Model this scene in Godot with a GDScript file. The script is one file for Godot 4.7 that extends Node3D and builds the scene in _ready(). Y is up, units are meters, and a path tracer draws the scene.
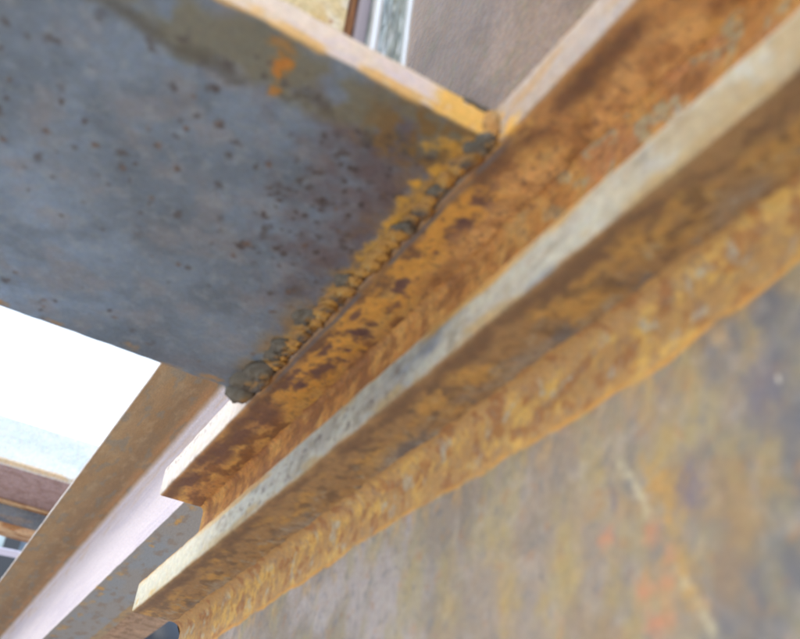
extends Node3D

# Steelwork seen from below. All measures below are metres from the camera's eye; EYE lifts them above the ground.
const EYE := 1.5
var used := {}
var mats := {}

func _ready() -> void:
	setting()
	large_steel()
	far_things()
	small_things()

# ---------------------------------------------------------------- camera, sky, sun
func setting() -> void:
	var cam := Camera3D.new()
	cam.name = "camera"
	cam.transform = Transform3D(Basis(Vector3(0.8559, 0.0795, 0.5110), Vector3(-0.3574, 0.8050, 0.4735), Vector3(-0.3737, -0.5879, 0.7175)).orthonormalized(), Vector3(0, EYE, 0))
	cam.near = 0.01
	cam.far = 400.0
	var look := CameraAttributesPhysical.new()
	look.frustum_focal_length = 34.58
	look.frustum_focus_distance = 0.95
	look.exposure_aperture = 7.5
	look.frustum_near = 0.01
	look.frustum_far = 400.0
	cam.attributes = look
	cam.fov = 38.28
	add_child(cam)
	cam.current = true
	var sky_mat := ProceduralSkyMaterial.new()
	sky_mat.sky_top_color = Color(0.80, 0.86, 0.95)
	sky_mat.sky_horizon_color = Color(0.93, 0.95, 0.97)
	sky_mat.sky_curve = 0.2
	sky_mat.ground_bottom_color = Color(0.42, 0.41, 0.39)
	sky_mat.ground_horizon_color = Color(0.6, 0.6, 0.6)
	sky_mat.sky_energy_multiplier = 1.15
	var sky := Sky.new()
	sky.sky_material = sky_mat
	var env := Environment.new()
	env.background_mode = Environment.BG_SKY
	env.sky = sky
	env.tonemap_mode = Environment.TONE_MAPPER_LINEAR
	env.tonemap_exposure = 2.1
	env.sdfgi_enabled = true
	env.ssao_enabled = true
	env.ssil_enabled = true
	var we := WorldEnvironment.new()
	we.environment = env
	add_child(we)
	var sun := DirectionalLight3D.new()
	sun.name = "sun"
	sun.light_energy = 0.3
	sun.light_color = Color(1.0, 0.97, 0.92)
	sun.light_angular_distance = 25.0
	sun.shadow_enabled = true
	add_child(sun)
	sun.look_at_from_position(Vector3(-3.0, 2.4, 1.8), Vector3.ZERO, Vector3.UP)

# ---------------------------------------------------------------- helpers
func numbered(called: String) -> String:
	var n: int = used.get(called, -1) + 1
	used[called] = n
	return called if n == 0 else "%s_%03d" % [called, n]

func thing(called: String, label: String, category: String, base: Vector3, group := "") -> Node3D:
	var o := Node3D.new()
	o.name = numbered(called)
	add_child(o)
	o.position = base + Vector3(0, EYE, 0)
	o.set_meta("label", label)
	o.set_meta("category", category)
	if group != "":
		o.set_meta("group", group)
	return o

func part(called: String, mesh: Mesh, m: Material, parent: Node3D) -> MeshInstance3D:
	var o := MeshInstance3D.new()
	o.name = called
	o.mesh = mesh
	o.material_override = m
	parent.add_child(o, true)
	var off := Vector3(0, EYE, 0)
	var p: Node = parent
	while p is Node3D and p != self:
		off -= (p as Node3D).position
		p = p.get_parent()
	o.position = off
	return o

# A closed outline in the plane across `along`, drawn out from t0 to t1. s (arc length from the first point) and t give the texture place in metres.
# along "z": outline (x, y); along "x": outline (z, y); along "y": outline (x, z).
func extrude(outline: PackedVector2Array, along: String, t0: float, t1: float, lx: float, ly: float, step := 0.006, rough := 0.00025, noise_seed := 1, u0 := 0.0) -> ArrayMesh:
	var n := outline.size()
	var area := 0.0
	for i in n:
		var a := outline[i]
		var b := outline[(i + 1) % n]
		area += a.x * b.y - b.x * a.y
	var segs := clampi(int((t1 - t0) / step), 1, 260)
	var fn := FastNoiseLite.new()
	fn.seed = noise_seed
	fn.frequency = 1.0
	fn.fractal_octaves = 3
	var seg_n: Array[Vector2] = []
	var arc := PackedFloat32Array([0.0])
	for i in n:
		var d := outline[(i + 1) % n] - outline[i]
		var nn := Vector2(d.y, -d.x).normalized()
		seg_n.append(nn if area > 0.0 else -nn)
		arc.append(arc[i] + d.length())
	var rings: Array[PackedVector3Array] = []
	for k in segs + 1:
		var t := lerpf(t0, t1, float(k) / segs)
		var ring := PackedVector3Array()
		for i in n:
			var q := outline[i]
			if rough > 0.0:
				var w := fn.get_noise_3d(q.x * 90.0, q.y * 90.0, t * 55.0)
				q += (seg_n[i] + seg_n[(i + n - 1) % n]).normalized() * w * rough * 2.0
			ring.append(place(q, t, along))
		rings.append(ring)
	var st := SurfaceTool.new()
	st.begin(Mesh.PRIMITIVE_TRIANGLES)
	for i in n:
		var j := (i + 1) % n
		var na := seg_n[i]
		var nb := seg_n[i]
		var before := seg_n[(i + n - 1) % n]
		var after := seg_n[j]
		if before.dot(seg_n[i]) > 0.8:
			na = (before + seg_n[i]).normalized()
		if after.dot(seg_n[i]) > 0.8:
			nb = (after + seg_n[i]).normalized()
		var n3a := place(na, 0.0, along)
		var n3b := place(nb, 0.0, along)
		for k in segs:
			var ta := lerpf(t0, t1, float(k) / segs)
			var tb := lerpf(t0, t1, float(k + 1) / segs)
			var v := [rings[k][i], rings[k][j], rings[k + 1][j], rings[k + 1][i]]
			var uv := [Vector2((ta - u0) / lx, arc[i] / ly), Vector2((ta - u0) / lx, arc[i + 1] / ly), Vector2((tb - u0) / lx, arc[i + 1] / ly), Vector2((tb - u0) / lx, arc[i] / ly)]
			var nm := [n3a, n3b, n3b, n3a]
			quad(st, v, uv, nm)
	var tri := Geometry2D.triangulate_polygon(outline)
	for e in 2:
		var ring := rings[0] if e == 0 else rings[segs]
		var out_n := place(Vector2.ZERO, -1.0 if e == 0 else 1.0, along)
		for q in range(0, tri.size(), 3):
			var ids := [tri[q], tri[q + 1], tri[q + 2]]
			var fa := (ring[ids[1]] - ring[ids[0]]).cross(ring[ids[2]] - ring[ids[0]])
			if fa.dot(out_n) > 0.0:
				ids.reverse()
			for id in ids:
				st.set_normal(out_n)
				st.set_uv(Vector2((outline[id].x + outline[id].y) / lx, arc[id] / ly))
				st.add_vertex(ring[id])
	st.generate_tangents()
	return st.commit()

func place(q: Vector2, t: float, along: String) -> Vector3:
	if along == "z":
		return Vector3(q.x, q.y, t)
	if along == "x":
		return Vector3(t, q.y, q.x)
	return Vector3(q.x, t, q.y)

func quad(st: SurfaceTool, v: Array, uv: Array, nm: Array) -> void:
	var order := [0, 1, 2, 0, 2, 3]
	var face: Vector3 = (v[1] - v[0]).cross(v[2] - v[0])
	if face.dot(nm[0] + nm[1]) > 0.0:
		order = [0, 2, 1, 0, 3, 2]
	for k in order:
		st.set_normal(nm[k])
		st.set_uv(uv[k])
		st.add_vertex(v[k])

# a rectangle as outline, its corners rounded by r; begins at the (x0, y1) corner and runs down the x0 side first
func rect(x0: float, x1: float, y0: float, y1: float, r: float) -> PackedVector2Array:
	var p := PackedVector2Array()
	p.append_array([Vector2(x0, y1 - r), Vector2(x0, y0 + r), Vector2(x0 + r * 0.3, y0 + r * 0.3), Vector2(x0 + r, y0)])
	p.append_array([Vector2(x1 - r, y0), Vector2(x1 - r * 0.3, y0 + r * 0.3), Vector2(x1, y0 + r), Vector2(x1, y1 - r)])
	p.append_array([Vector2(x1 - r * 0.3, y1 - r * 0.3), Vector2(x1 - r, y1), Vector2(x0 + r, y1), Vector2(x0 + r * 0.3, y1 - r * 0.3)])
	return p

# the web of a rolled section with its fillets: begins under the flange on the x0 side, rounds the fillet and runs down
func web_outline(x0: float, x1: float, y0: float, y1: float, r: float, foot: bool) -> PackedVector2Array:
	var p := PackedVector2Array()
	for k in 6:
		var a := PI / 2 * k / 5.0
		p.append(Vector2(x0 - r + r * sin(a), y1 - r + r * cos(a)))
	if foot:
		for k in 6:
			var a := PI / 2 * k / 5.0
			p.append(Vector2(x0 - r + r * cos(a), y0 + r - r * sin(a)))
		for k in 6:
			var a := PI / 2 * k / 5.0
			p.append(Vector2(x1 + r - r * sin(a), y0 + r - r * cos(a)))
	else:
		p.append_array([Vector2(x0, y0), Vector2(x1, y0)])
	for k in 6:
		var a := PI / 2 * k / 5.0
		p.append(Vector2(x1 + r - r * cos(a), y1 - r + r * sin(a)))
	return p

# a lumpy bead: a flattened ball with uneven surface
func bead(at: Vector3, r: Vector3, noise_seed: int, lump := 0.25) -> ArrayMesh:
	var fn := FastNoiseLite.new()
	fn.seed = noise_seed
	fn.frequency = 0.9
	var st := SurfaceTool.new()
	st.begin(Mesh.PRIMITIVE_TRIANGLES)
	st.set_smooth_group(0)
	var rows := 14
	var cols := 22
	var g: Array[PackedVector3Array] = []
	for i in rows + 1:
		var row := PackedVector3Array()
		var th := PI * i / rows
		for j in cols + 1:
			var ph := TAU * (j % cols) / cols
			var d := Vector3(sin(th) * cos(ph), cos(th), sin(th) * sin(ph))
			var k := 1.0 + lump * fn.get_noise_3dv(d * 1.6)
			row.append(at + d * r * k)
		g.append(row)
	for i in rows:
		for j in cols:
			for q in [[i, j], [i, j + 1], [i + 1, j + 1], [i, j], [i + 1, j + 1], [i + 1, j]]:
				st.set_uv(Vector2(float(q[1]) / cols, float(q[0]) / rows) * 0.1)
				st.add_vertex(g[q[0]][q[1]])
	st.generate_normals()
	st.generate_tangents()
	return st.commit()

# ---------------------------------------------------------------- computed surfaces
# A picture of w x h pixels over lx x ly metres: a base colour and layers of stain, painted light and shade. Each layer: c colour, f noise cycles per metre, ax stretch along the length,
# ay stretch across, lo/hi the noise levels between which it sets in, k strength, h relief, and where: band [s0, s1, soft, wobble], blobs [[t, s, rt, rs, strength]].
func surface(w: int, h: int, lx: float, ly: float, base: Color, layers: Array, sd: int, rough := 0.75, relief := 3.0, metal := 0.0, t0 := 0.0, mottle := 0.5) -> StandardMaterial3D:
	var n := w * h
	var cr := PackedFloat32Array(); cr.resize(n); cr.fill(base.r)
	var cg := PackedFloat32Array(); cg.resize(n); cg.fill(base.g)
	var cb := PackedFloat32Array(); cb.resize(n); cb.fill(base.b)
	var hh := PackedFloat32Array(); hh.resize(n); hh.fill(0.5)
	var ppm := w / lx
	var ppy := h / ly
	for li in layers.size():
		var L: Dictionary = layers[li]
		var c: Color = L.c
		var k: float = L.get("k", 1.0)
		var dh: float = L.get("h", 0.0)
		var lo: float = L.get("lo", 0.4)
		var hi: float = L.get("hi", 0.6)
		var lut := PackedFloat32Array(); lut.resize(256)
		for i in 256:
			lut[i] = smoothstep(lo, hi, i / 255.0) * k
		var ax: float = L.get("ax", 1.0)
		var ay: float = L.get("ay", 1.0)
		var fn := FastNoiseLite.new()
		fn.seed = sd * 31 + li * 7
		fn.noise_type = L.get("type", FastNoiseLite.TYPE_SIMPLEX_SMOOTH)
		fn.frequency = L.get("f", 60.0) / ppm
		fn.fractal_octaves = L.get("oct", 4)
		fn.fractal_gain = L.get("gain", 0.55)
		if L.has("warp"):
			fn.domain_warp_enabled = true
			fn.domain_warp_amplitude = L.warp * ppm
			fn.domain_warp_frequency = fn.frequency * 1.5
		var nw := maxi(4, int(w / ax))
		var nh := maxi(4, int(h / ay * ppm / ppy))
		var im := fn.get_image(nw, nh, false, false, true)
		if nw != w or nh != h:
			im.resize(w, h, Image.INTERPOLATE_CUBIC)
		im.convert(Image.FORMAT_L8)
		var nd := im.get_data()
		if L.has("blobs"):
			var wob := FastNoiseLite.new()
			wob.seed = sd + li * 13
			wob.frequency = L.get("bf", 180.0)
			wob.fractal_octaves = 3
			var wa: float = L.get("wa", 0.7)
			var core: float = L.get("core", 0.25)
			for bl in L.blobs:
				var bt: float = bl[0] - t0
				var x0 := clampi(int((bt - bl[2] * 2.2) * ppm), 0, w)
				var x1 := clampi(int((bt + bl[2] * 2.2) * ppm) + 1, 0, w)
				var y0 := clampi(int((bl[1] - bl[3] * 2.2) * ppy), 0, h)
				var y1 := clampi(int((bl[1] + bl[3] * 2.2) * ppy) + 1, 0, h)
				for y in range(y0, y1):
					for x in range(x0, x1):
						var dx: float = (x / ppm - bt) / bl[2]
						var dy: float = (y / ppy - bl[1]) / bl[3]
						var d := sqrt(dx * dx + dy * dy) + wob.get_noise_2d(x / ppm, y / ppy) * wa
						if d >= 1.25:
							continue
						var i := y * w + x
						var a: float = (1.0 - smoothstep(core, 1.25, d)) * bl[4] * k
						a *= lerpf(1.0, nd[i] / 255.0 * 1.6, L.get("mix", 0.3))
						a = clampf(a, 0.0, 1.0)
						cr[i] += (c.r - cr[i]) * a
						cg[i] += (c.g - cg[i]) * a
						cb[i] += (c.b - cb[i]) * a
						hh[i] += dh * a
			continue
		var banded := L.has("band")
		var b0 := 0.0; var b1 := 1.0; var soft := 0.001; var wobble := 0.0
		var edge := FastNoiseLite.new()
		if banded:
			b0 = L.band[0]; b1 = L.band[1]; soft = L.band[2]; wobble = L.band[3]
			edge.seed = sd * 3 + li * (0 if L.has("same") else 1)
			edge.frequency = L.get("ef", 22.0)
			edge.fractal_octaves = 4
		var span: Array = L.get("span", [])
		var col := PackedFloat32Array(); col.resize(w)
		var spw := PackedFloat32Array(); spw.resize(w); spw.fill(1.0)
		for x in w:
			col[x] = edge.get_noise_1d(x / ppm + t0) * wobble if banded else 0.0
			if L.has("path"):
				col[x] += along_path(L.path, x / ppm + t0)
			if not span.is_empty():
				var tt := x / ppm + t0
				spw[x] = smoothstep(span[0] - span[2], span[0] + span[2], tt) * (1.0 - smoothstep(span[1] - span[2], span[1] + span[2], tt))
		for y in h:
			var sy := y / ppy
			if banded and not L.has("path") and (sy < b0 - soft - absf(wobble) or sy > b1 + soft + absf(wobble)):
				continue
			for x in w:
				var i := y * w + x
				var a := lut[nd[i]]
				if a <= 0.003:
					continue
				a *= spw[x]
				if banded:
					var q := sy - col[x]
					if q < b0 - soft or q > b1 + soft:
						continue
					a *= clampf((q - b0 + soft) / (2.0 * soft), 0.0, 1.0) * clampf((b1 + soft - q) / (2.0 * soft), 0.0, 1.0)
				cr[i] += (c.r - cr[i]) * a
				cg[i] += (c.g - cg[i]) * a
				cb[i] += (c.b - cb[i]) * a
				hh[i] += dh * a
	# grain over everything: fine pitting, a mottle of light and dark, and a drift of hue
	var gd := noise_bytes(w, h, 420.0 / ppm, sd + 900, 3)
	var md := noise_bytes(w, h, 130.0 / ppm, sd + 901, 4)
	var wd := noise_bytes(w, h, 170.0 / ppm, sd + 902, 4)
	var vd := noise_bytes(w, h, 210.0 / ppm, sd + 903, 3)
	var out := PackedByteArray(); out.resize(n * 3)
	var hb := PackedByteArray(); hb.resize(n)
	for i in n:
		var g := gd[i] / 255.0 - 0.5
		var mo := md[i] / 255.0 - 0.5
		var wm := (wd[i] / 255.0 - 0.5) * mottle
		var gm := (vd[i] / 255.0 - 0.5) * mottle
		var m := 1.0 + g * 0.16 + mo * 0.36 * mottle
		var ochre := clampf((cr[i] - cb[i] - 0.15) * 4.0, 0.0, 1.0)
		var grey := (cr[i] + cg[i] + cb[i]) * 0.022
		out[i * 3] = clampi(int((cr[i] * 0.935 + grey) * m * (1.0 + wm * 0.16 - ochre * 0.015) * 255.0), 0, 255)
		out[i * 3 + 1] = clampi(int((cg[i] * 0.94 + grey) * m * (1.0 + gm * 0.12 + ochre * 0.004) * 255.0), 0, 255)
		out[i * 3 + 2] = clampi(int((cb[i] * 0.93 + grey) * m * (1.0 - wm * 0.26) * 255.0), 0, 255)
		hb[i] = clampi(int((hh[i] + g * 0.25 + mo * 0.2) * 255.0), 0, 255)
	var img := Image.create_from_data(w, h, false, Image.FORMAT_RGB8, out)
	var him := Image.create_from_data(w, h, false, Image.FORMAT_L8, hb)
	him.convert(Image.FORMAT_RGBA8)
	him.bump_map_to_normal_map(relief)
	var m3 := StandardMaterial3D.new()
	m3.albedo_texture = ImageTexture.create_from_image(img)
	m3.normal_enabled = true
	m3.normal_texture = ImageTexture.create_from_image(him)
	m3.roughness = rough
	m3.metallic = metal
	m3.metallic_specular = 0.45
	return m3

func noise_bytes(w: int, h: int, frequency: float, sd: int, octaves: int) -> PackedByteArray:
	var fn := FastNoiseLite.new()
	fn.noise_type = FastNoiseLite.TYPE_SIMPLEX_SMOOTH
	fn.seed = sd
	fn.frequency = frequency
	fn.fractal_octaves = octaves
	var im := fn.get_image(w, h, false, false, true)
	im.convert(Image.FORMAT_L8)
	return im.get_data()

func along_path(path: Array, t: float) -> float:
	for i in path.size() - 1:
		if t <= path[i + 1][0]:
			return lerpf(path[i][1], path[i + 1][1], clampf((t - path[i][0]) / (path[i + 1][0] - path[i][0]), 0.0, 1.0))
	return path[-1][1]

func rgb(r: int, g: int, b: int) -> Color:
	return Color(r / 255.0, g / 255.0, b / 255.0)

func plain(c: Color, rough := 0.7, metal := 0.0) -> StandardMaterial3D:
	var m := StandardMaterial3D.new()
	m.albedo_color = c
	m.roughness = rough
	m.metallic = metal
	return m

# ---------------------------------------------------------------- the steel
func large_steel() -> void:
	var g := MeshInstance3D.new()
	g.name = "ground"
	var pm := PlaneMesh.new()
	pm.size = Vector2(300, 300)
	g.mesh = pm
	g.material_override = plain(rgb(206, 200, 190), 0.9)
	add_child(g)
	g.set_meta("kind", "structure")
	g.set_meta("label", "pale dry concrete yard under the steelwork")

	# --- the large girder low on the right
	var gf := surface(1150, 184, 0.75, 0.120, rgb(154, 112, 70), girder_flange_layers(), 11, 0.7, 1.6, 0.0, -0.75, 0.34)
	var gw := surface(1150, 330, 0.75, 0.215, rgb(138, 122, 108), girder_web_layers(), 23, 0.62, 1.0, 0.0, -0.75, 0.25)
	var girder := thing("steel_girder", "large rusty girder at lower right with pale flange edge and grey purple web", "girder", Vector3(0.222, -0.15, 0.0))
	part("flange", extrude(rect(0.175, 0.269, 0.2271, 0.2515, 0.0016), "z", -0.747, 0.7, 0.75, 0.12, 0.006, 0.0003, 3, -0.75), gf, girder)
	part("web", extrude(web_outline(0.2169, 0.2269, -0.12, 0.2272, 0.009, true), "z", -0.7465, 0.7, 0.75, 0.215, 0.006, 0.0001, 4, -0.75), gw, girder)
	part("flange", extrude(rect(0.175, 0.269, -0.1444, -0.12, 0.0016), "z", -0.747, 0.7, 0.75, 0.12, 0.006, 0.0003, 5, -0.75), gf, girder)

	# --- the tee above it
	var tf := surface(1100, 180, 0.72, 0.118, rgb(180, 124, 70), tee_flange_layers(), 37, 0.72, 1.6, 0.0, -0.72, 0.34)
	var tw := surface(1100, 130, 0.72, 0.085, rgb(186, 124, 64), tee_web_layers(), 41, 0.75, 0.9, 0.0, -0.72)
	var tee := thing("steel_tee", "orange rusty tee beam standing on the large girder, welded to the grey plate", "beam", Vector3(0.203, 0.2516, 0.0))
	part("flange", extrude(rect(0.160, 0.246, 0.3037, 0.3277, 0.0016), "z", -0.6905, 0.7, 0.72, 0.118, 0.006, 0.0003, 6, -0.72), tf, tee)
	part("web", extrude(web_outline(0.1978, 0.2078, 0.2518, 0.3038, 0.0045, false), "z", -0.690, 0.7, 0.72, 0.085, 0.006, 0.0001, 7, -0.72), tw, tee)

	# --- the grey plate overhead
	var pu := surface(760, 520, 0.46, 0.315, rgb(94, 102, 115), plate_layers(), 53, 0.40, 1.2, 0.0, -0.30, 0.28)
	var plate := thing("steel_plate", "thick grey mill scale plate overhead with a pale near edge, welded to the tee", "plate", Vector3(-0.07, 0.3037, -0.367))
	var po := rect(0.0, 1.0, 0.3037, 0.3219, 0.0012)
	for i in po.size():
		po[i].x = -0.2315 - po[i].x * 0.2705 if po[i].x > 0.5 else -0.2315 - po[i].x
	var back := PackedVector2Array()
	var c := 0.0012
	back.append_array([Vector2(-0.2315, 0.3219 - c), Vector2(-0.2315, 0.3037 + c), Vector2(-0.2315 - c * 0.3, 0.3037 + c * 0.3), Vector2(-0.2315 - c, 0.3037)])
	back.append_array([Vector2(-0.502 + c, 0.3037), Vector2(-0.502 + c * 0.3, 0.3037 + c * 0.3), Vector2(-0.502, 0.3037 + c), Vector2(-0.502, 0.3219 - c)])
	back.append_array([Vector2(-0.502 + c, 0.3219), Vector2(-0.2315 - c, 0.3219)])
	part("plate_body", extrude(back, "x", -0.30, 0.1588, 0.46, 0.315, 0.005, 0.0003, 8, -0.30), pu, plate)
	weld(plate)

	# --- the upright web over the tee, behind the plate
	var dw := surface(460, 420, 0.5, 0.45, rgb(140, 118, 104), [
		{"c": rgb(116, 98, 88), "f": 12.0, "lo": 0.4, "hi": 0.75, "k": 0.7},
		{"c": rgb(132, 108, 88), "f": 20.0, "lo": 0.45, "hi": 0.8, "k": 0.6, "ay": 2.0},
		{"c": rgb(120, 112, 84), "f": 34.0, "lo": 0.6, "hi": 0.82, "k": 0.4},
		{"c": rgb(160, 84, 52), "blobs": [[-0.262, 0.16, 0.008, 0.03, 0.8], [-0.25, 0.12, 0.006, 0.03, 0.6]], "k": 0.8},
		{"c": rgb(150, 110, 72), "blobs": [[-0.425, 0.25, 0.012, 0.3, 0.9]]},
		{"c": rgb(136, 126, 120), "f": 60.0, "lo": 0.6, "hi": 0.85, "k": 0.35}], 61, 0.7, 2.0, 0.0, -0.50)
	var up := thing("upright_plate", "grey brown rusty plate standing upright on the tee behind the grey plate", "plate", Vector3(0.206, 0.328, -0.05))
	part("plate_body", extrude(rect(-0.40, 0.30, 0.0, 0.012, 0.001), "y", 0.3281, 0.78, 0.45, 0.5, 0.03, 0.0002, 9), dw, up)
	# its outline lies in (x, z): turn the rectangle so that it runs along z
	var upm := up.get_child(0) as MeshInstance3D
	upm.mesh = extrude(rect(0.200, 0.212, 0.3279, 0.78, 0.001), "z", -0.50, 0.30, 0.5, 0.45, 0.01, 0.0002, 9, -0.50)

func girder_flange_layers() -> Array:
	return [
		# the sawn and scuffed edge, with light and shade painted in, s 0 .. 0.024
		{"c": rgb(164, 156, 142), "band": [-0.01, 0.0215, 0.0012, 0.0014], "lo": -1.0, "hi": -0.5, "ef": 40.0},
		{"c": rgb(112, 114, 124), "band": [0.002, 0.021, 0.002, 0.003], "f": 18.0, "ax": 2.5, "lo": 0.3, "hi": 0.66, "k": 0.9, "span": [-0.34, -0.185, 0.04]},  # blue-grey stands for the plate's shade on the middle of the edge
		{"c": rgb(150, 140, 128), "band": [0.002, 0.021, 0.002, 0.003], "f": 40.0, "ax": 1.6, "lo": 0.45, "hi": 0.7, "k": 0.8},
		{"c": rgb(112, 100, 84), "band": [0.0, 0.0225, 0.002, 0.003], "f": 60.0, "ax": 1.6, "lo": 0.54, "hi": 0.85, "k": 0.5, "h": -0.1},
		{"c": rgb(168, 161, 146), "band": [0.0, 0.02, 0.002, 0.002], "f": 26.0, "ax": 3.0, "lo": 0.5, "hi": 0.75, "k": 0.7},
		{"c": rgb(160, 130, 86), "band": [0.0165, 0.0225, 0.002, 0.004], "f": 34.0, "ax": 2.0, "lo": 0.4, "hi": 0.65, "k": 0.8},
		{"c": rgb(176, 126, 62), "band": [-0.01, 0.0032, 0.001, 0.002], "f": 20.0, "ax": 3.0, "lo": 0.35, "hi": 0.6, "k": 0.9},
		{"c": rgb(152, 124, 84), "band": [0.0, 0.0215, 0.001, 0.002], "span": [-0.16, 0.4, 0.05], "f": 34.0, "lo": 0.2, "hi": 0.6, "k": 0.75},
		{"c": rgb(106, 92, 84), "band": [0.003, 0.019, 0.002, 0.002], "f": 120.0, "ax": 1.5, "lo": 0.66, "hi": 0.78, "k": 0.75, "h": -0.25, "span": [-0.60, -0.3, 0.05]},
		{"c": rgb(204, 197, 176), "band": [0.0, 0.0215, 0.001, 0.001], "span": [-0.80, -0.58, 0.08], "lo": -1.0, "hi": -0.5, "k": 0.8},  # paler end: sky light past the plate, put into the colour
		{"c": rgb(196, 150, 80), "blobs": [[-0.738, 0.016, 0.0035, 0.0025, 0.9], [-0.70, 0.019, 0.01, 0.0025, 0.6]]},
		# the underside
		{"c": rgb(110, 78, 54), "band": [0.0235, 0.033, 0.002, 0.004], "f": 34.0, "ax": 2.0, "lo": 0.2, "hi": 0.6, "k": 0.8},  # brown shadow painted in just under the flange edge
		{"c": rgb(190, 134, 64), "band": [0.03, 0.052, 0.004, 0.006], "f": 36.0, "ax": 1.6, "lo": 0.44, "hi": 0.7, "k": 0.75, "h": 0.1},
		{"c": rgb(98, 72, 52), "band": [0.03, 0.052, 0.004, 0.006], "f": 60.0, "ax": 1.4, "lo": 0.52, "hi": 0.76, "k": 0.6},
		{"c": rgb(146, 130, 116), "band": [0.047, 0.059, 0.005, 0.004], "f": 24.0, "ax": 2.0, "lo": 0.35, "hi": 0.7, "k": 0.7},  # painted highlight along the fillet
		{"c": rgb(96, 88, 90), "band": [0.047, 0.058, 0.003, 0.006], "f": 34.0, "ax": 1.8, "lo": 0.52, "hi": 0.76, "k": 0.65},
		{"c": rgb(204, 146, 82), "band": [0.059, 0.12, 0.002, 0.004], "f": 36.0, "lo": 0.15, "hi": 0.5, "k": 0.85, "h": 0.1},
		{"c": rgb(158, 146, 128), "band": [0.04, 0.10, 0.004, 0.003], "f": 70.0, "lo": 0.62, "hi": 0.8, "k": 0.5},
		{"c": rgb(106, 76, 54), "band": [0.026, 0.10, 0.002, 0.002], "f": 150.0, "lo": 0.58, "hi": 0.8, "k": 0.4, "h": -0.1}]

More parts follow.
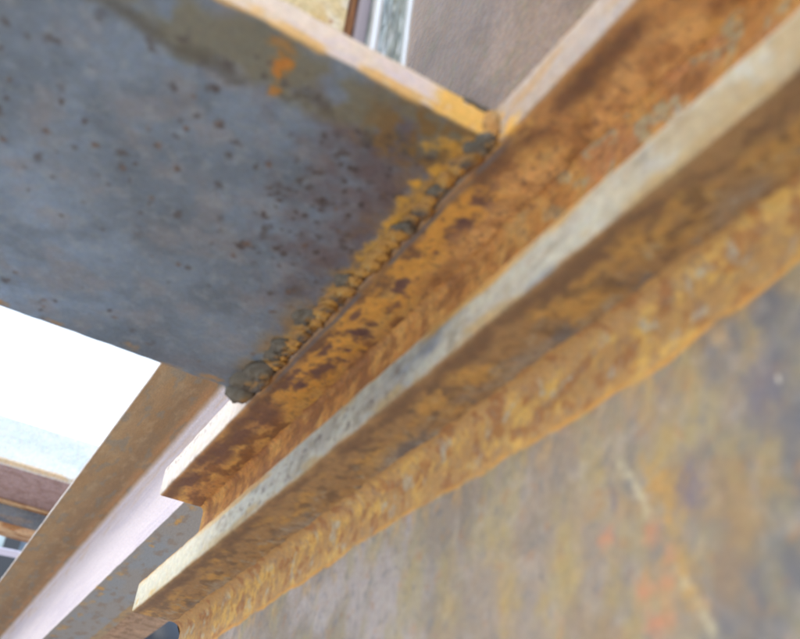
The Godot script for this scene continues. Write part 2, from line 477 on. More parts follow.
func girder_web_layers() -> Array:
	var s := func(y: float) -> float: return 0.0141 + (0.2182 - y)
	var line := [[-0.80, 0.003], [-0.65, 0.0018], [-0.55, -0.001], [-0.47, -0.0012], [-0.415, -0.0032], [-0.36, -0.001], [-0.28, 0.0006], [-0.25, 0.0022], [-0.234, 0.001], [-0.20, 0.0012], [-0.175, -0.003], [-0.139, -0.0065], [-0.10, -0.006]]
	return [
		{"c": rgb(172, 158, 155), "f": 9.0, "lo": 0.4, "hi": 0.7, "k": 0.7, "span": [-0.8, -0.33, 0.08]},
		{"c": rgb(88, 88, 94), "f": 9.0, "lo": 0.25, "hi": 0.6, "k": 0.85, "span": [-0.19, 0.1, 0.03], "ay": 1.4},
		{"c": rgb(120, 108, 96), "f": 20.0, "ay": 1.2, "lo": 0.45, "hi": 0.8, "k": 0.55},
		{"c": rgb(152, 136, 98), "f": 22.0, "ay": 1.8, "lo": 0.42, "hi": 0.78, "k": 0.6, "warp": 0.01},
		{"c": rgb(160, 134, 82), "f": 40.0, "ay": 2.2, "lo": 0.56, "hi": 0.84, "k": 0.5, "warp": 0.008, "span": [-0.42, 0.0, 0.06]},
		{"c": rgb(160, 148, 138), "f": 50.0, "lo": 0.5, "hi": 0.84, "k": 0.4},
		{"c": rgb(108, 104, 106), "f": 90.0, "lo": 0.55, "hi": 0.85, "k": 0.45},
		{"c": rgb(162, 108, 70), "f": 70.0, "lo": 0.62, "hi": 0.88, "k": 0.4},
		{"c": rgb(164, 134, 78), "core": 0.0, "k": 0.7, "mix": 0.8, "bf": 40.0, "wa": 0.8, "blobs": [[-0.30, s.call(0.13), 0.010, 0.035, 0.7], [-0.345, s.call(0.14), 0.012, 0.03, 0.6], [-0.262, s.call(0.14), 0.012, 0.03, 0.6], [-0.205, s.call(0.15), 0.012, 0.03, 0.8], [-0.178, s.call(0.14), 0.006, 0.03, 0.7], [-0.21, s.call(0.115), 0.012, 0.02, 0.7]]},
		{"c": rgb(92, 92, 102), "core": 0.0, "k": 0.8, "mix": 0.6, "bf": 40.0, "wa": 0.8, "blobs": [[-0.155, s.call(0.168), 0.016, 0.025, 0.9], [-0.225, s.call(0.16), 0.006, 0.016, 0.6], [-0.19, s.call(0.105), 0.008, 0.02, 0.6]]},
		{"c": rgb(154, 116, 74), "f": 18.0, "lo": 0.5, "hi": 0.8, "k": 0.45, "span": [-0.25, 0.1, 0.03]},
		# the rust below the flange and its ragged lower line
		{"c": rgb(180, 130, 74), "band": [-0.01, 0.0355, 0.0012, 0.0022], "path": line, "same": 1, "lo": -1.0, "hi": -0.5, "k": 0.92, "h": 0.2, "ef": 26.0},
		{"c": rgb(212, 162, 80), "band": [0.006, 0.035, 0.002, 0.0022], "path": line, "same": 1, "ef": 26.0, "f": 34.0, "lo": 0.4, "hi": 0.7, "k": 0.8, "h": 0.1},
		{"c": rgb(146, 86, 46), "band": [-0.002, 0.035, 0.002, 0.0022], "path": line, "same": 1, "ef": 26.0, "f": 55.0, "lo": 0.52, "hi": 0.76, "k": 0.6},
		{"c": rgb(172, 160, 142), "band": [0.008, 0.032, 0.003, 0.003], "path": line, "same": 1, "ef": 26.0, "f": 48.0, "lo": 0.6, "hi": 0.8, "k": 0.8, "h": -0.1},
		{"c": rgb(140, 108, 84), "band": [0.004, 0.033, 0.003, 0.003], "path": line, "same": 1, "ef": 26.0, "f": 95.0, "lo": 0.58, "hi": 0.8, "k": 0.5, "h": -0.1},
		{"c": rgb(160, 128, 98), "band": [0.004, 0.036, 0.003, 0.003], "path": line, "same": 1, "ef": 26.0, "f": 180.0, "lo": 0.55, "hi": 0.8, "k": 0.5},
		{"c": rgb(212, 142, 56), "band": [0.0343, 0.0362, 0.0011, 0.0022], "path": line, "same": 1, "ef": 26.0, "f": 40.0, "lo": 0.1, "hi": 0.55, "k": 0.9, "h": 0.3},
		{"c": rgb(190, 146, 92), "band": [0.036, 0.046, 0.005, 0.006], "path": line, "f": 60.0, "ay": 2.0, "lo": 0.5, "hi": 0.8, "k": 0.55},
		# stains lower on the web
		{"c": rgb(190, 178, 146), "blobs": streak([[-0.230, s.call(0.166)], [-0.2245, s.call(0.157)], [-0.2195, s.call(0.147)], [-0.217, s.call(0.138)]], 0.0024, 0.7), "wa": 0.7, "core": 0.0},
		{"c": rgb(186, 174, 140), "blobs": streak([[-0.206, s.call(0.118)], [-0.199, s.call(0.104)], [-0.193, s.call(0.092)]], 0.0024, 0.6), "wa": 0.7, "core": 0.0},
		{"c": rgb(176, 128, 66), "mix": 1.0, "core": 0.0, "blobs": streak([[-0.217, s.call(0.160)], [-0.2095, s.call(0.146)], [-0.2065, s.call(0.130)], [-0.203, s.call(0.116)], [-0.198, s.call(0.10)]], 0.0055, 0.8), "wa": 0.8},
		{"c": rgb(170, 136, 82), "mix": 1.0, "core": 0.0, "blobs": streak([[-0.305, s.call(0.14)], [-0.30, s.call(0.10)]], 0.004, 0.3), "wa": 0.8},
		{"c": rgb(186, 120, 88), "mix": 0.8, "core": 0.0, "k": 0.85, "blobs": [[-0.2385, s.call(0.1385), 0.0050, 0.0052, 1.0], [-0.2165, s.call(0.1335), 0.0055, 0.0062, 0.9], [-0.222, s.call(0.1145), 0.0055, 0.0075, 0.85], [-0.2115, s.call(0.1135), 0.006, 0.0065, 0.85], [-0.216, s.call(0.1025), 0.009, 0.0055, 0.8], [-0.209, s.call(0.123), 0.004, 0.005, 0.6]], "wa": 0.5, "h": 0.15},
		{"c": rgb(104, 94, 108), "core": 0.0, "blobs": [[-0.197, s.call(0.142), 0.007, 0.011, 0.9], [-0.234, s.call(0.152), 0.0025, 0.006, 0.5], [-0.163, s.call(0.165), 0.008, 0.02, 0.5]]},
		{"c": rgb(200, 190, 176), "blobs": [[-0.156, s.call(0.165), 0.001, 0.002, 0.9]]}]

# soft dabs along a run of points
func streak(pts: Array, r: float, k: float) -> Array:
	var out := []
	for i in pts.size() - 1:
		var a := Vector2(pts[i][0], pts[i][1])
		var b := Vector2(pts[i + 1][0], pts[i + 1][1])
		var steps := maxi(1, int(a.distance_to(b) / (r * 0.9)))
		for q in steps:
			var p := a.lerp(b, float(q) / steps)
			out.append([p.x, p.y, r, r * 1.2, k * 0.6])
	return out

func tee_flange_layers() -> Array:
	return [
		{"c": rgb(164, 146, 134), "band": [-0.01, 0.0222, 0.0012, 0.001], "lo": -1.0, "hi": -0.5},
		{"c": rgb(160, 148, 144), "band": [0.0, 0.021, 0.002, 0.002], "f": 26.0, "ax": 2.5, "lo": 0.45, "hi": 0.75, "k": 0.7},
		{"c": rgb(168, 128, 84), "band": [0.002, 0.022, 0.002, 0.003], "f": 30.0, "ax": 2.0, "lo": 0.5, "hi": 0.78, "k": 0.6},
		{"c": rgb(216, 204, 196), "band": [-0.01, 0.0222, 0.001, 0.001], "span": [-0.8, -0.52, 0.03], "lo": -1.0, "hi": -0.5, "k": 0.85},  # bright end, painted where light comes in beyond the plate
		{"c": rgb(140, 122, 118), "band": [0.001, 0.006, 0.001, 0.002], "span": [-0.8, -0.55, 0.03], "f": 160.0, "lo": 0.55, "hi": 0.7, "k": 0.6},
		{"c": rgb(222, 158, 62), "blobs": [[-0.236, 0.012, 0.008, 0.014, 0.9], [-0.222, 0.02, 0.008, 0.006, 0.8]]},
		# underside
		{"c": rgb(200, 148, 76), "f": 26.0, "ax": 1.6, "lo": 0.4, "hi": 0.72, "k": 0.8, "band": [0.0245, 0.12, 0.002, 0.0]},
		{"c": rgb(122, 78, 46), "f": 34.0, "ax": 1.8, "lo": 0.5, "hi": 0.74, "k": 0.8, "band": [0.0245, 0.12, 0.002, 0.0]},
		{"c": rgb(104, 70, 48), "band": [0.0245, 0.0345, 0.003, 0.005], "f": 30.0, "ax": 1.7, "lo": 0.1, "hi": 0.6, "k": 0.85},  # dark strip along the edge: shadow put into the colour
		{"c": rgb(104, 70, 56), "band": [0.027, 0.044, 0.004, 0.005], "f": 34.0, "ax": 1.8, "lo": 0.36, "hi": 0.58, "k": 0.85, "span": [-0.8, -0.47, 0.03]},
		{"c": rgb(142, 128, 100), "band": [0.036, 0.045, 0.003, 0.003], "f": 30.0, "ax": 3.0, "lo": 0.4, "hi": 0.7, "k": 0.7, "span": [-0.26, 0.3, 0.03]},
		{"c": rgb(206, 140, 56), "band": [0.026, 0.050, 0.003, 0.006], "f": 40.0, "ax": 1.8, "lo": 0.26, "hi": 0.5, "k": 0.9, "h": 0.2, "span": [-0.50, -0.25, 0.02]},
		{"c": rgb(100, 68, 60), "wa": 1.1, "bf": 75.0, "h": -0.15, "mix": 0.3, "k": 1.0, "blobs": [[-0.285, 0.0405, 0.021, 0.0052, 1.0], [-0.262, 0.036, 0.012, 0.004, 0.9], [-0.346, 0.0395, 0.010, 0.0042, 0.95], [-0.362, 0.046, 0.012, 0.003, 0.8], [-0.397, 0.043, 0.015, 0.0055, 1.0], [-0.437, 0.044, 0.017, 0.0052, 1.0], [-0.424, 0.034, 0.010, 0.0026, 0.9], [-0.467, 0.038, 0.012, 0.0046, 1.0], [-0.46, 0.031, 0.010, 0.002, 0.9], [-0.385, 0.032, 0.010, 0.002, 0.8]]},
		{"c": rgb(204, 142, 58), "wa": 0.8, "bf": 90.0, "blobs": [[-0.409, 0.047, 0.003, 0.012, 0.8], [-0.482, 0.05, 0.004, 0.014, 0.7], [-0.32, 0.044, 0.003, 0.008, 0.6]], "h": 0.2},
		{"c": rgb(226, 168, 104), "f": 30.0, "ax": 1.4, "lo": 0.1, "hi": 0.6, "k": 0.85, "band": [0.041, 0.12, 0.005, 0.004], "span": [-0.33, 0.4, 0.06]},
		{"c": rgb(166, 112, 68), "f": 40.0, "lo": 0.48, "hi": 0.75, "k": 0.75, "band": [0.041, 0.12, 0.005, 0.004], "span": [-0.33, 0.4, 0.06]},
		{"c": rgb(104, 94, 94), "band": [0.0235, 0.0262, 0.0007, 0.001], "span": [-0.51, -0.23, 0.01], "f": 40.0, "ax": 2.0, "lo": 0.2, "hi": 0.5, "k": 0.85},  # slim painted shadow beside the flange edge
		{"c": rgb(92, 68, 58), "f": 130.0, "lo": 0.6, "hi": 0.82, "k": 0.4, "h": -0.1, "band": [0.025, 0.1, 0.002, 0.0]}]

func tee_web_layers() -> Array:
	return [
		{"c": rgb(204, 148, 80), "f": 26.0, "lo": 0.4, "hi": 0.72, "k": 0.8, "h": 0.1},
		{"c": rgb(132, 84, 50), "f": 34.0, "lo": 0.5, "hi": 0.78, "k": 0.6},
		{"c": rgb(190, 128, 86), "f": 22.0, "lo": 0.46, "hi": 0.72, "k": 0.7, "span": [-0.24, 0.3, 0.05]},
		{"c": rgb(168, 156, 126), "f": 48.0, "lo": 0.56, "hi": 0.76, "k": 0.8, "h": -0.1, "span": [-0.25, 0.3, 0.05]},
		{"c": rgb(184, 182, 166), "blobs": [[-0.164, 0.022, 0.0045, 0.004, 0.9], [-0.19, 0.03, 0.004, 0.003, 0.6], [-0.152, 0.034, 0.004, 0.003, 0.6], [-0.12, 0.03, 0.006, 0.005, 0.6]]},
		{"c": rgb(138, 88, 54), "f": 24.0, "ax": 1.5, "lo": 0.4, "hi": 0.72, "k": 0.75, "span": [-0.64, -0.33, 0.08]},
		{"c": rgb(196, 122, 44), "band": [0.042, 0.07, 0.002, 0.002], "lo": 0.15, "hi": 0.5, "f": 40.0, "k": 0.85, "h": 0.2},
		{"c": rgb(206, 148, 66), "blobs": [[-0.50, 0.03, 0.003, 0.014, 0.6], [-0.688, 0.02, 0.006, 0.03, 0.7]]},
		{"c": rgb(122, 84, 60), "f": 150.0, "lo": 0.6, "hi": 0.82, "k": 0.4, "h": -0.1}]

# the plate's picture: t runs along x (from -0.30), s from the top of its near edge: 0 .. 0.017 the edge, then the underside away from it
func plate_layers() -> Array:
	var u := func(z: float) -> float: return 0.0172 + (-0.2327 - z)
	var spots := []
	var rng := RandomNumberGenerator.new()
	rng.seed = 77
	for i in 120:
		var x := rng.randf_range(-0.08, 0.155)
		var z := rng.randf_range(-0.50, -0.235)
		var r := rng.randf_range(0.001, 0.0026)
		spots.append([x, u.call(z), r, r * rng.randf_range(0.8, 1.5), rng.randf_range(0.4, 0.9)])
	for i in 70:
		var x := rng.randf_range(-0.05, 0.14)
		var z := rng.randf_range(-0.40, -0.25)
		var r := rng.randf_range(0.0014, 0.0034)
		spots.append([x, u.call(z), r, r * rng.randf_range(0.7, 1.8), rng.randf_range(0.35, 0.8)])
	for i in 90:
		var x := rng.randf_range(0.09, 0.15)
		var z := rng.randf_range(-0.37, -0.255)
		var r := rng.randf_range(0.001, 0.0026)
		spots.append([x, u.call(z), r, r * rng.randf_range(0.8, 1.3), rng.randf_range(0.5, 1.0)])
	var orange := []
	for i in 46:
		var z := lerpf(-0.235, -0.50, i / 45.0)
		orange.append([0.1525 + rng.randf_range(-0.0045, 0.0035), u.call(z), rng.randf_range(0.003, 0.0065), rng.randf_range(0.003, 0.006), rng.randf_range(0.5, 0.95)])
	return [
		{"c": rgb(114, 126, 144), "f": 6.0, "lo": 0.3, "hi": 0.75, "k": 0.6},
		{"c": rgb(128, 142, 166), "core": 0.0, "k": 0.75, "mix": 0.4, "bf": 20.0, "blobs": [[-0.02, u.call(-0.46), 0.09, 0.06, 1.0], [-0.06, u.call(-0.38), 0.05, 0.05, 0.7]]},  # sky reflection painted on the far left of the underside
		{"c": rgb(78, 84, 94), "f": 14.0, "lo": 0.42, "hi": 0.85, "k": 0.6},
		{"c": rgb(122, 114, 116), "f": 24.0, "lo": 0.45, "hi": 0.85, "k": 0.55},
		{"c": rgb(130, 134, 140), "f": 70.0, "lo": 0.5, "hi": 0.85, "k": 0.4},
		# brown haze of rust towards the weld and along the near edge
		{"c": rgb(90, 74, 76), "core": 0.0, "blobs": [[0.135, u.call(-0.30), 0.045, 0.08, 0.85], [0.12, u.call(-0.26), 0.05, 0.03, 0.7], [0.14, u.call(-0.37), 0.024, 0.05, 0.55], [0.11, u.call(-0.49), 0.04, 0.012, 0.35]], "bf": 40.0, "mix": 0.5},
		{"c": rgb(106, 98, 78), "band": [0.017, 0.045, 0.004, 0.012], "f": 20.0, "lo": 0.15, "hi": 0.5, "k": 0.85},
		{"c": rgb(70, 62, 52), "band": [0.040, 0.048, 0.003, 0.012], "f": 30.0, "lo": 0.4, "hi": 0.62, "k": 0.6},
		{"c": rgb(116, 84, 44), "band": [0.016, 0.05, 0.004, 0.006], "span": [0.105, 0.2, 0.015], "f": 60.0, "lo": 0.35, "hi": 0.6, "k": 0.85},
		{"c": rgb(66, 55, 54), "blobs": spots, "wa": 0.8, "bf": 200.0, "core": 0.0, "k": 1.1},
		{"c": rgb(124, 88, 68), "blobs": spots.slice(0, 60), "wa": 0.9, "bf": 300.0, "k": 0.7, "core": 0.0},
		{"c": rgb(176, 104, 26), "blobs": [[0.0625, u.call(-0.2475), 0.0048, 0.0085, 1.0], [0.066, u.call(-0.262), 0.003, 0.005, 0.8], [0.058, u.call(-0.238), 0.006, 0.004, 0.6]], "wa": 0.6, "h": 0.2},
		{"c": rgb(170, 112, 48), "blobs": [[-0.005, u.call(-0.497), 0.008, 0.003, 0.8], [0.03, u.call(-0.498), 0.006, 0.003, 0.6], [0.075, u.call(-0.494), 0.006, 0.004, 0.5], [0.128, u.call(-0.497), 0.008, 0.004, 0.8], [0.1, u.call(-0.5), 0.01, 0.002, 0.5]]},
		{"c": rgb(140, 104, 62), "f": 30.0, "band": [0.017, 0.262, 0.004, 0.0], "span": [0.138, 0.2, 0.009], "lo": 0.3, "hi": 0.7, "k": 0.8, "h": 0.1},
		{"c": rgb(186, 130, 56), "f": 60.0, "band": [0.02, 0.258, 0.004, 0.0], "span": [0.1475, 0.2, 0.0045], "lo": 0.3, "hi": 0.7, "k": 0.85, "h": 0.2},
		{"c": rgb(186, 132, 56), "blobs": orange, "wa": 0.9, "bf": 110.0, "h": 0.3, "k": 0.8},
		{"c": rgb(204, 146, 52), "blobs": [[0.1445, u.call(-0.275), 0.004, 0.005, 0.95], [0.1445, u.call(-0.287), 0.0035, 0.005, 0.9], [0.147, u.call(-0.262), 0.004, 0.004, 0.8], [0.149, u.call(-0.305), 0.004, 0.01, 0.9], [0.149, u.call(-0.33), 0.004, 0.012, 0.8], [0.136, u.call(-0.25), 0.004, 0.004, 0.7], [0.143, u.call(-0.245), 0.006, 0.005, 0.8]], "h": 0.35},
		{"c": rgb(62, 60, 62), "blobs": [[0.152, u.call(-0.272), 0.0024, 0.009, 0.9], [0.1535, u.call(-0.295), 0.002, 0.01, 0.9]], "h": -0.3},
		# the near edge
		{"c": rgb(206, 186, 170), "band": [-0.01, 0.0165, 0.0008, 0.0006], "lo": -1.0, "hi": -0.5},
		{"c": rgb(196, 180, 186), "band": [0.002, 0.015, 0.002, 0.001], "f": 30.0, "ax": 2.0, "lo": 0.45, "hi": 0.7, "k": 0.8},
		{"c": rgb(208, 158, 92), "band": [0.011, 0.0172, 0.001, 0.003], "f": 40.0, "ax": 1.5, "lo": 0.35, "hi": 0.6, "k": 0.9},
		{"c": rgb(220, 166, 80), "band": [-0.01, 0.017, 0.001, 0.001], "span": [0.127, 0.2, 0.005], "f": 80.0, "lo": 0.1, "hi": 0.45, "k": 0.95, "h": 0.2}]

# the weld that joins plate and tee: a bead beside a bead, some of them grey lumps of slag
func weld(plate: Node3D) -> void:
	var rust := surface(128, 128, 0.1, 0.1, rgb(146, 108, 62), [
		{"c": rgb(186, 130, 56), "f": 50.0, "lo": 0.35, "hi": 0.7}, {"c": rgb(104, 86, 72), "f": 70.0, "lo": 0.45, "hi": 0.75, "k": 0.9}, {"c": rgb(116, 112, 106), "f": 40.0, "lo": 0.5, "hi": 0.76, "k": 0.7}], 71, 0.7)
	var slag := surface(128, 128, 0.1, 0.1, rgb(110, 102, 90), [
		{"c": rgb(92, 84, 74), "f": 60.0, "lo": 0.4, "hi": 0.75}, {"c": rgb(160, 114, 58), "f": 60.0, "lo": 0.4, "hi": 0.66, "k": 0.85}], 72, 0.7, 3.0, 0.0, 0.0, 0.2)
	var dark := surface(128, 128, 0.1, 0.1, rgb(86, 78, 74), [
		{"c": rgb(168, 116, 54), "f": 50.0, "lo": 0.4, "hi": 0.7}], 73, 0.65)
	var rng := RandomNumberGenerator.new()
	rng.seed = 5
	var z := -0.2345
	var i := 0
	while z > -0.468:
		# overlapping ripples, each tipped a little over the one before it
		var rr := rng.randf_range(0.0036, 0.0062)
		var b := part("weld_bead", bead(Vector3.ZERO, Vector3(rr, rng.randf_range(0.0016, 0.0026), rr * rng.randf_range(1.1, 1.8)), 100 + i, 0.5), rust if rng.randf() < 0.6 else (dark if rng.randf() < 0.75 else slag), plate)
		b.position = Vector3(0.1553 + rng.randf_range(-0.0008, 0.0008), 0.3042 + EYE, z) - plate.position
		b.rotation = Vector3(rng.randf_range(0.1, 0.32), rng.randf_range(-0.3, 0.3), rng.randf_range(-0.15, 0.15))
		z -= rng.randf_range(0.0048, 0.0092)
		i += 1
	for q in [[0.1508, -0.358, 0.0056, 0.0020, 0.0066], [0.1480, -0.402, 0.0064, 0.0020, 0.0090], [0.1495, -0.436, 0.0062, 0.0024, 0.0080], [0.1500, -0.448, 0.006, 0.0022, 0.006]]:
		part("weld_bead", bead(Vector3(q[0], 0.3040, q[1]), Vector3(q[2], q[3], q[4]), 150 + i, 0.6), slag, plate)
		i += 1
	# the heavy lumps where the run ends at the plate's far corner
	part("weld_bead", bead(Vector3(0.1500, 0.3035, -0.4700), Vector3(0.0090, 0.0048, 0.0108), 210, 0.4), slag, plate)
	part("weld_bead", bead(Vector3(0.1468, 0.3040, -0.487), Vector3(0.0088, 0.0034, 0.0115), 211, 0.35), slag, plate)
	part("weld_bead", bead(Vector3(0.1505, 0.3060, -0.5030), Vector3(0.0095, 0.0080, 0.0105), 212, 0.3), slag, plate)
	part("weld_bead", bead(Vector3(0.1565, 0.3040, -0.4830), Vector3(0.0050, 0.0040, 0.0130), 213, 0.4), dark, plate)
	# near corner: the run turns up the joint with the tee's flange edge
	part("weld_bead", bead(Vector3(0.1572, 0.3120, -0.2322), Vector3(0.0050, 0.0105, 0.0034), 230, 0.45), rust, plate)
	part("weld_bead", bead(Vector3(0.1490, 0.3205, -0.2335), Vector3(0.0100, 0.0022, 0.0032), 231, 0.6), slag, plate)

# ---------------------------------------------------------------- far beams
func far_things() -> void:
	# cold rolled purlin that runs away on the left
	var zm := surface(700, 560, 1.8, 0.42, rgb(150, 114, 76), [
		{"c": rgb(150, 110, 66), "f": 9.0, "ax": 4.0, "lo": 0.35, "hi": 0.75, "k": 0.7},
		{"c": rgb(160, 126, 86), "f": 16.0, "ax": 5.0, "lo": 0.45, "hi": 0.8, "k": 0.6},
		{"c": rgb(134, 114, 88), "f": 22.0, "ax": 4.0, "lo": 0.5, "hi": 0.8, "k": 0.5},
		{"c": rgb(120, 86, 54), "band": [0.055, 0.092, 0.016, 0.003], "f": 8.0, "ax": 5.0, "lo": -0.6, "hi": 0.7, "k": 0.55},
		{"c": rgb(176, 120, 74), "band": [0.092, 0.104, 0.006, 0.002], "f": 12.0, "ax": 4.0, "lo": 0.1, "hi": 0.6, "k": 0.8},
		{"c": rgb(130, 100, 68), "f": 26.0, "ax": 3.0, "lo": 0.45, "hi": 0.85, "k": 0.5},
		{"c": rgb(166, 134, 98), "f": 40.0, "ax": 3.0, "lo": 0.5, "hi": 0.9, "k": 0.5},
		{"c": rgb(120, 112, 100), "f": 30.0, "ax": 3.0, "lo": 0.58, "hi": 0.8, "k": 0.6},
		{"c": rgb(206, 196, 192), "band": [-0.05, 0.0052, 0.0004, 0.0004], "lo": -1.0, "hi": -0.5},  # lit flange edge, its brightness painted in
		{"c": rgb(212, 199, 207), "band": [0.108, 0.29, 0.006, 0.0012], "lo": -1.0, "hi": -0.5},  # web colour whitened to carry the sky light on it
		{"c": rgb(196, 184, 200), "band": [0.112, 0.29, 0.006, 0.001], "f": 14.0, "ax": 8.0, "lo": 0.45, "hi": 0.75, "k": 0.5},
		{"c": rgb(206, 180, 164), "band": [0.112, 0.15, 0.006, 0.002], "f": 40.0, "ax": 6.0, "lo": 0.45, "hi": 0.75, "k": 0.5},
		{"c": rgb(222, 210, 216), "band": [0.125, 0.29, 0.01, 0.0], "f": 120.0, "ax": 20.0, "lo": 0.5, "hi": 0.75, "k": 0.5},
		{"c": rgb(132, 122, 116), "band": [0.2735, 0.36, 0.0008, 0.001], "lo": -1.0, "hi": -0.5},
		{"c": rgb(122, 124, 130), "band": [0.28, 0.38, 0.006, 0.0], "f": 8.0, "ax": 2.0, "lo": 0.45, "hi": 0.7, "k": 0.7},
		{"c": rgb(122, 98, 80), "band": [0.278, 0.38, 0.006, 0.0], "f": 30.0, "ax": 2.0, "lo": 0.56, "hi": 0.74, "k": 0.6},
		{"c": rgb(186, 128, 56), "blobs": z_spots(), "wa": 1.0, "bf": 45.0, "mix": 0.8}], 83, 0.6, 1.5, 0.0, -2.6, 0.6)
	var zp := PackedVector2Array([Vector2(0.24, 0.7586), Vector2(0.24, 0.7546)])
	for k in 5:
		var a := PI / 2 * k / 4.0
		zp.append(Vector2(0.35 - 0.014 + 0.014 * sin(a), 0.7546 - 0.014 + 0.014 * cos(a)))
	zp.append_array([Vector2(0.35, 0.59), Vector2(0.3506, 0.5884), Vector2(0.352, 0.5878), Vector2(0.455, 0.5878), Vector2(0.455, 0.5918), Vector2(0.354, 0.5918), Vector2(0.354, 0.742)])
	for k in 4:
		var a := PI / 2 * (k + 1) / 4.0
		zp.append(Vector2(0.354 - 0.0166 + 0.0166 * cos(a), 0.742 + 0.0166 * sin(a)))
	var purlin := thing("purlin", "long Z shaped purlin running away at left with pale web and brown flange", "purlin", Vector3(0.35, 0.588, -2.5))
	part("purlin_body", extrude(zp, "z", -4.2, -1.12, 1.8, 0.42, 0.02, 0.0008, 21, -2.6), zm, purlin)

	var rustbar := surface(256, 128, 1.0, 0.3, rgb(150, 116, 92), [
		{"c": rgb(172, 132, 104), "f": 14.0, "lo": 0.4, "hi": 0.7, "k": 0.8}, {"c": rgb(124, 92, 66), "f": 30.0, "lo": 0.5, "hi": 0.7, "k": 0.7}], 85, 0.75)
	var bar := thing("flat_bar", "rusty pinkish flat bar running beside the purlin's grey bottom flange", "bar", Vector3(0.49, 0.60, -2.5))
	part("bar_body", extrude(rect(0.44, 0.545, 0.600, 0.625, 0.002), "z", -4.0, -1.3, 1.0, 0.3, 0.03, 0.0005, 22), rustbar, bar)

	# two beams across the background
	var pale := surface(256, 256, 1.2, 1.2, rgb(186, 194, 204), [
		{"c": rgb(194, 201, 209), "f": 8.0, "ax": 3.0, "lo": 0.4, "hi": 0.7}, {"c": rgb(178, 188, 202), "f": 10.0, "ax": 4.0, "lo": 0.5, "hi": 0.7, "k": 0.7},
		{"c": rgb(198, 160, 120), "band": [0.118, 0.135, 0.004, 0.002], "f": 9.0, "lo": 0.1, "hi": 0.4, "k": 0.8},
		{"c": rgb(168, 138, 136), "band": [0.138, 0.42, 0.003, 0.0], "lo": -1.0, "hi": -0.5},  # mauve stands for the shade under the beam
		{"c": rgb(148, 116, 110), "band": [0.138, 0.42, 0.003, 0.0], "f": 24.0, "lo": 0.45, "hi": 0.7, "k": 0.7}], 87, 0.7)
	var hb := thing("cross_beam", "pale crossbeam at far left with underside painted in mauve shade", "beam", Vector3(-0.5, 1.1, -2.73))
	var ho := PackedVector2Array([Vector2(-2.6, 1.2365), Vector2(-2.6, 1.112), Vector2(-2.612, 1.1005), Vector2(-2.86, 1.1005), Vector2(-2.86, 1.2365)])
	part("beam_body", extrude(ho, "x", -2.2, 0.56, 1.2, 1.2, 0.05, 0.0006, 23), pale, hb)
	var slate := surface(256, 128, 1.2, 0.6, rgb(124, 128, 136), [
		{"c": rgb(104, 110, 122), "f": 9.0, "ax": 4.0, "lo": 0.4, "hi": 0.7}, {"c": rgb(146, 128, 116), "f": 16.0, "ax": 3.0, "lo": 0.6, "hi": 0.75, "k": 0.7}], 89, 0.6)
	var orange := surface(256, 64, 1.2, 0.3, rgb(190, 148, 112), [
		{"c": rgb(208, 168, 130), "f": 14.0, "ax": 3.0, "lo": 0.45, "hi": 0.7}, {"c": rgb(150, 96, 56), "f": 18.0, "ax": 3.0, "lo": 0.5, "hi": 0.7, "k": 0.8}], 91, 0.75)
	var ib := thing("cross_beam", "slate grey I beam with orange flange edges under the pale crossbeam", "beam", Vector3(-0.5, 1.012, -2.88))
	part("flange", extrude(rect(-2.92, -2.85, 1.0905, 1.1000, 0.002), "x", -2.2, 0.56, 1.2, 0.3, 0.05, 0.0004, 24), orange, ib)
	part("web", extrude(rect(-2.895, -2.868, 1.0312, 1.0904, 0.001), "x", -2.2, 0.56, 1.2, 0.6, 0.05, 0.0003, 25), slate, ib)
	part("flange", extrude(rect(-2.92, -2.85, 1.0125, 1.0312, 0.002), "x", -2.2, 0.56, 1.2, 0.3, 0.05, 0.0004, 26), orange, ib)

	# a low cabin in the yard
	var clad := surface(256, 256, 2.0, 2.0, rgb(116, 130, 146), [{"c": rgb(98, 112, 130), "f": 3.0, "ay": 6.0, "lo": 0.4, "hi": 0.7}], 93, 0.6)
	var frame_m := plain(rgb(38, 42, 48), 0.5)
	var pane_m := plain(rgb(176, 196, 206), 0.15)  # pale colour stands for sky reflected in the glass
	var cabin := thing("site_cabin", "slate blue site cabin with dark window frames far behind at left", "cabin", Vector3(-0.6, -1.5, -5.6))
	part("wall", extrude(rect(-6.6, -4.6, -1.5, 1.78, 0.01), "x", -3.0, 0.95, 2.0, 2.0, 0.5, 0.0, 27), clad, cabin)
	part("roof", extrude(rect(-6.7, -4.5, 1.78, 1.86, 0.01), "x", -3.1, 1.05, 2.0, 2.0, 0.5, 0.0, 28), frame_m, cabin)
	for k in 3:
		var x0 := 0.355 - 0.9 - k * 0.92
		var win := part("window", extrude(rect(-4.595, -4.57, 0.9, 1.7, 0.002), "x", x0 + 0.06, x0 + 0.40, 2.0, 2.0, 0.5, 0.0, 29), pane_m, cabin)
		win.set_meta("label", "pale window pane in a dark frame")
		part("frame", extrude(rect(-4.598, -4.555, 0.85, 1.74, 0.004), "x", x0 + 0.40, x0 + 0.47, 2.0, 2.0, 0.5, 0.0, 30), frame_m, cabin)
	var extra := part("window", extrude(rect(-4.595, -4.57, 1.53, 1.72, 0.002), "x", 0.02, 0.40, 2.0, 2.0, 0.5, 0.0, 29), pane_m, cabin)
	extra.set_meta("label", "pale window pane in a dark frame")
	part("frame", extrude(rect(-4.598, -4.55, 1.0, 1.74, 0.004), "x", 0.40, 0.47, 2.0, 2.0, 0.5, 0.0, 30), frame_m, cabin)

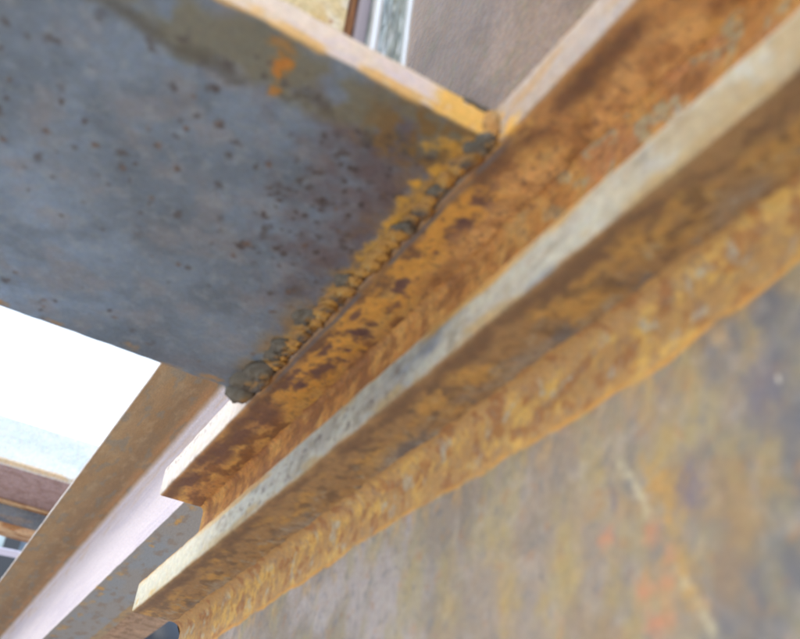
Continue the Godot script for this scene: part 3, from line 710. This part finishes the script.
# rust spots in a row along the purlin's lower bend
func z_spots() -> Array:
	var out := []
	var rng := RandomNumberGenerator.new()
	rng.seed = 12
	for i in 24:
		var z := -2.5 + i * 0.052 + rng.randf_range(-0.02, 0.02)
		out.append([z, 0.283 + rng.randf_range(-0.002, 0.012), rng.randf_range(0.006, 0.024), rng.randf_range(0.004, 0.010), rng.randf_range(0.3, 0.9)])
	return out

# ---------------------------------------------------------------- small things
func small_things() -> void:
	# uprights standing on the grey plate, cut off by its near edge
	var zinc := surface(128, 512, 0.1, 0.4, rgb(150, 158, 156), [
		{"c": rgb(120, 128, 124), "f": 90.0, "lo": 0.45, "hi": 0.6, "type": FastNoiseLite.TYPE_CELLULAR}, {"c": rgb(214, 222, 228), "f": 110.0, "lo": 0.6, "hi": 0.72, "k": 0.8}], 95, 0.3, 3.0, 0.35)
	var post := thing("galvanised_post", "shiny galvanised post with bright edges behind the grey plate's near edge", "post", Vector3(0.1175, 0.322, -0.283))
	var zm := rect(0.1085, 0.1285, -0.296, -0.272, 0.0028)
	part("post_body", extrude(zm, "y", 0.322, 1.1, 0.4, 0.1, 0.02, 0.0003, 31), zinc, post)
	for q in [[0.1085, 0.1125], [0.1265, 0.1297]]:
		part("lip", extrude(rect(q[0], q[1], -0.2735, -0.268, 0.0012), "y", 0.322, 1.1, 0.4, 0.1, 0.01, 0.0004, 32), plain(rgb(204, 208, 212), 0.35, 0.3), post)
	var cream := surface(256, 256, 0.4, 0.4, rgb(208, 186, 142), [
		{"c": rgb(216, 206, 186), "f": 18.0, "lo": 0.45, "hi": 0.7}, {"c": rgb(206, 160, 84), "f": 14.0, "lo": 0.5, "hi": 0.8, "k": 0.7}, {"c": rgb(150, 80, 50), "f": 40.0, "lo": 0.80, "hi": 0.9, "k": 0.9}], 97, 0.7, 1.0, 0.0, 0.0, 0.15)
	var board := thing("cream_plate", "cream yellow stained plate standing upright on the grey plate, left of the post", "plate", Vector3(0.03, 0.322, -0.285))
	part("plate_body", extrude(rect(-0.05, 0.0960, -0.292, -0.275, 0.001), "y", 0.322, 1.1, 0.4, 0.4, 0.02, 0.0002, 33), cream, board)
	var brown := surface(64, 256, 0.05, 0.4, rgb(140, 88, 44), [{"c": rgb(100, 66, 48), "f": 70.0, "lo": 0.45, "hi": 0.65}], 99, 0.75)
	var strip := thing("rusty_bar", "narrow brown rusty bar between the cream plate and the galvanised post", "bar", Vector3(0.099, 0.322, -0.287))
	part("bar_body", extrude(rect(0.0963, 0.1020, -0.296, -0.278, 0.0008), "y", 0.322, 1.1, 0.4, 0.05, 0.02, 0.0003, 34), brown, strip)
	var grey := thing("grey_bar", "narrow mauve grey steel bar touching the galvanised post's left side", "bar", Vector3(0.105, 0.322, -0.287))
	part("bar_body", extrude(rect(0.1022, 0.1083, -0.296, -0.275, 0.0008), "y", 0.322, 1.1, 0.4, 0.1, 0.02, 0.0002, 35), plain(rgb(132, 124, 132), 0.6), grey)

	# dark blue post with a round cap, seen under the girder's end
	var navy := plain(rgb(24, 36, 50), 0.5)
	var cap := thing("capped_post", "dark blue post with round cap, seen just below the girder's end", "post", Vector3(0.722, -1.5, -2.6))
	var tube := CylinderMesh.new()
	tube.top_radius = 0.062
	tube.bottom_radius = 0.062
	tube.height = 2.22
	tube.radial_segments = 28
	var tm := part("post_body", tube, navy, cap)
	tm.position = Vector3(0, 1.11, 0)
	var dome := part("post_cap", bead(Vector3(0.722, 0.722, -2.6), Vector3(0.068, 0.082, 0.068), 300, 0.08), navy, cap)
	dome.set_meta("label", "round dark cap")

	# white hoop of pipe in the background
	var curve := PackedVector3Array()
	for k in 25:
		var a := PI * k / 24.0
		curve.append(Vector3(0.31 - 0.4 * cos(a), 0.598 + 0.4 * sin(a), -3.0))
	var hoop := thing("pipe_hoop", "white curved pipe in front of the cabin windows at far left", "pipe", Vector3(0.31, -1.5, -3.0))
	var st := SurfaceTool.new()
	st.begin(Mesh.PRIMITIVE_TRIANGLES)
	var pts := PackedVector3Array([Vector3(-0.09, -1.5, -3.0)])
	pts.append_array(curve)
	pts.append(Vector3(0.71, -1.5, -3.0))
	tube_mesh(st, pts, 0.012)
	part("pipe_body", st.commit(), plain(rgb(212, 208, 226), 0.35), hoop)

func tube_mesh(st: SurfaceTool, pts: PackedVector3Array, r: float) -> void:
	var rings: Array[PackedVector3Array] = []
	var dirs: Array[PackedVector3Array] = []
	for i in pts.size():
		var d := (pts[mini(i + 1, pts.size() - 1)] - pts[maxi(i - 1, 0)]).normalized()
		var side := Vector3(0, 0, 1)
		var up := side.cross(d).normalized()
		var ring := PackedVector3Array()
		var dn := PackedVector3Array()
		for k in 13:
			var a := TAU * (k % 12) / 12.0
			var v := side * cos(a) + up * sin(a)
			dn.append(v)
			ring.append(pts[i] + v * r)
		rings.append(ring)
		dirs.append(dn)
	for i in pts.size() - 1:
		for k in 12:
			var v := [rings[i][k], rings[i][k + 1], rings[i + 1][k + 1], rings[i + 1][k]]
			var nm := [dirs[i][k], dirs[i][k + 1], dirs[i + 1][k + 1], dirs[i + 1][k]]
			quad(st, v, [Vector2.ZERO, Vector2.RIGHT, Vector2.ONE, Vector2.DOWN], nm)
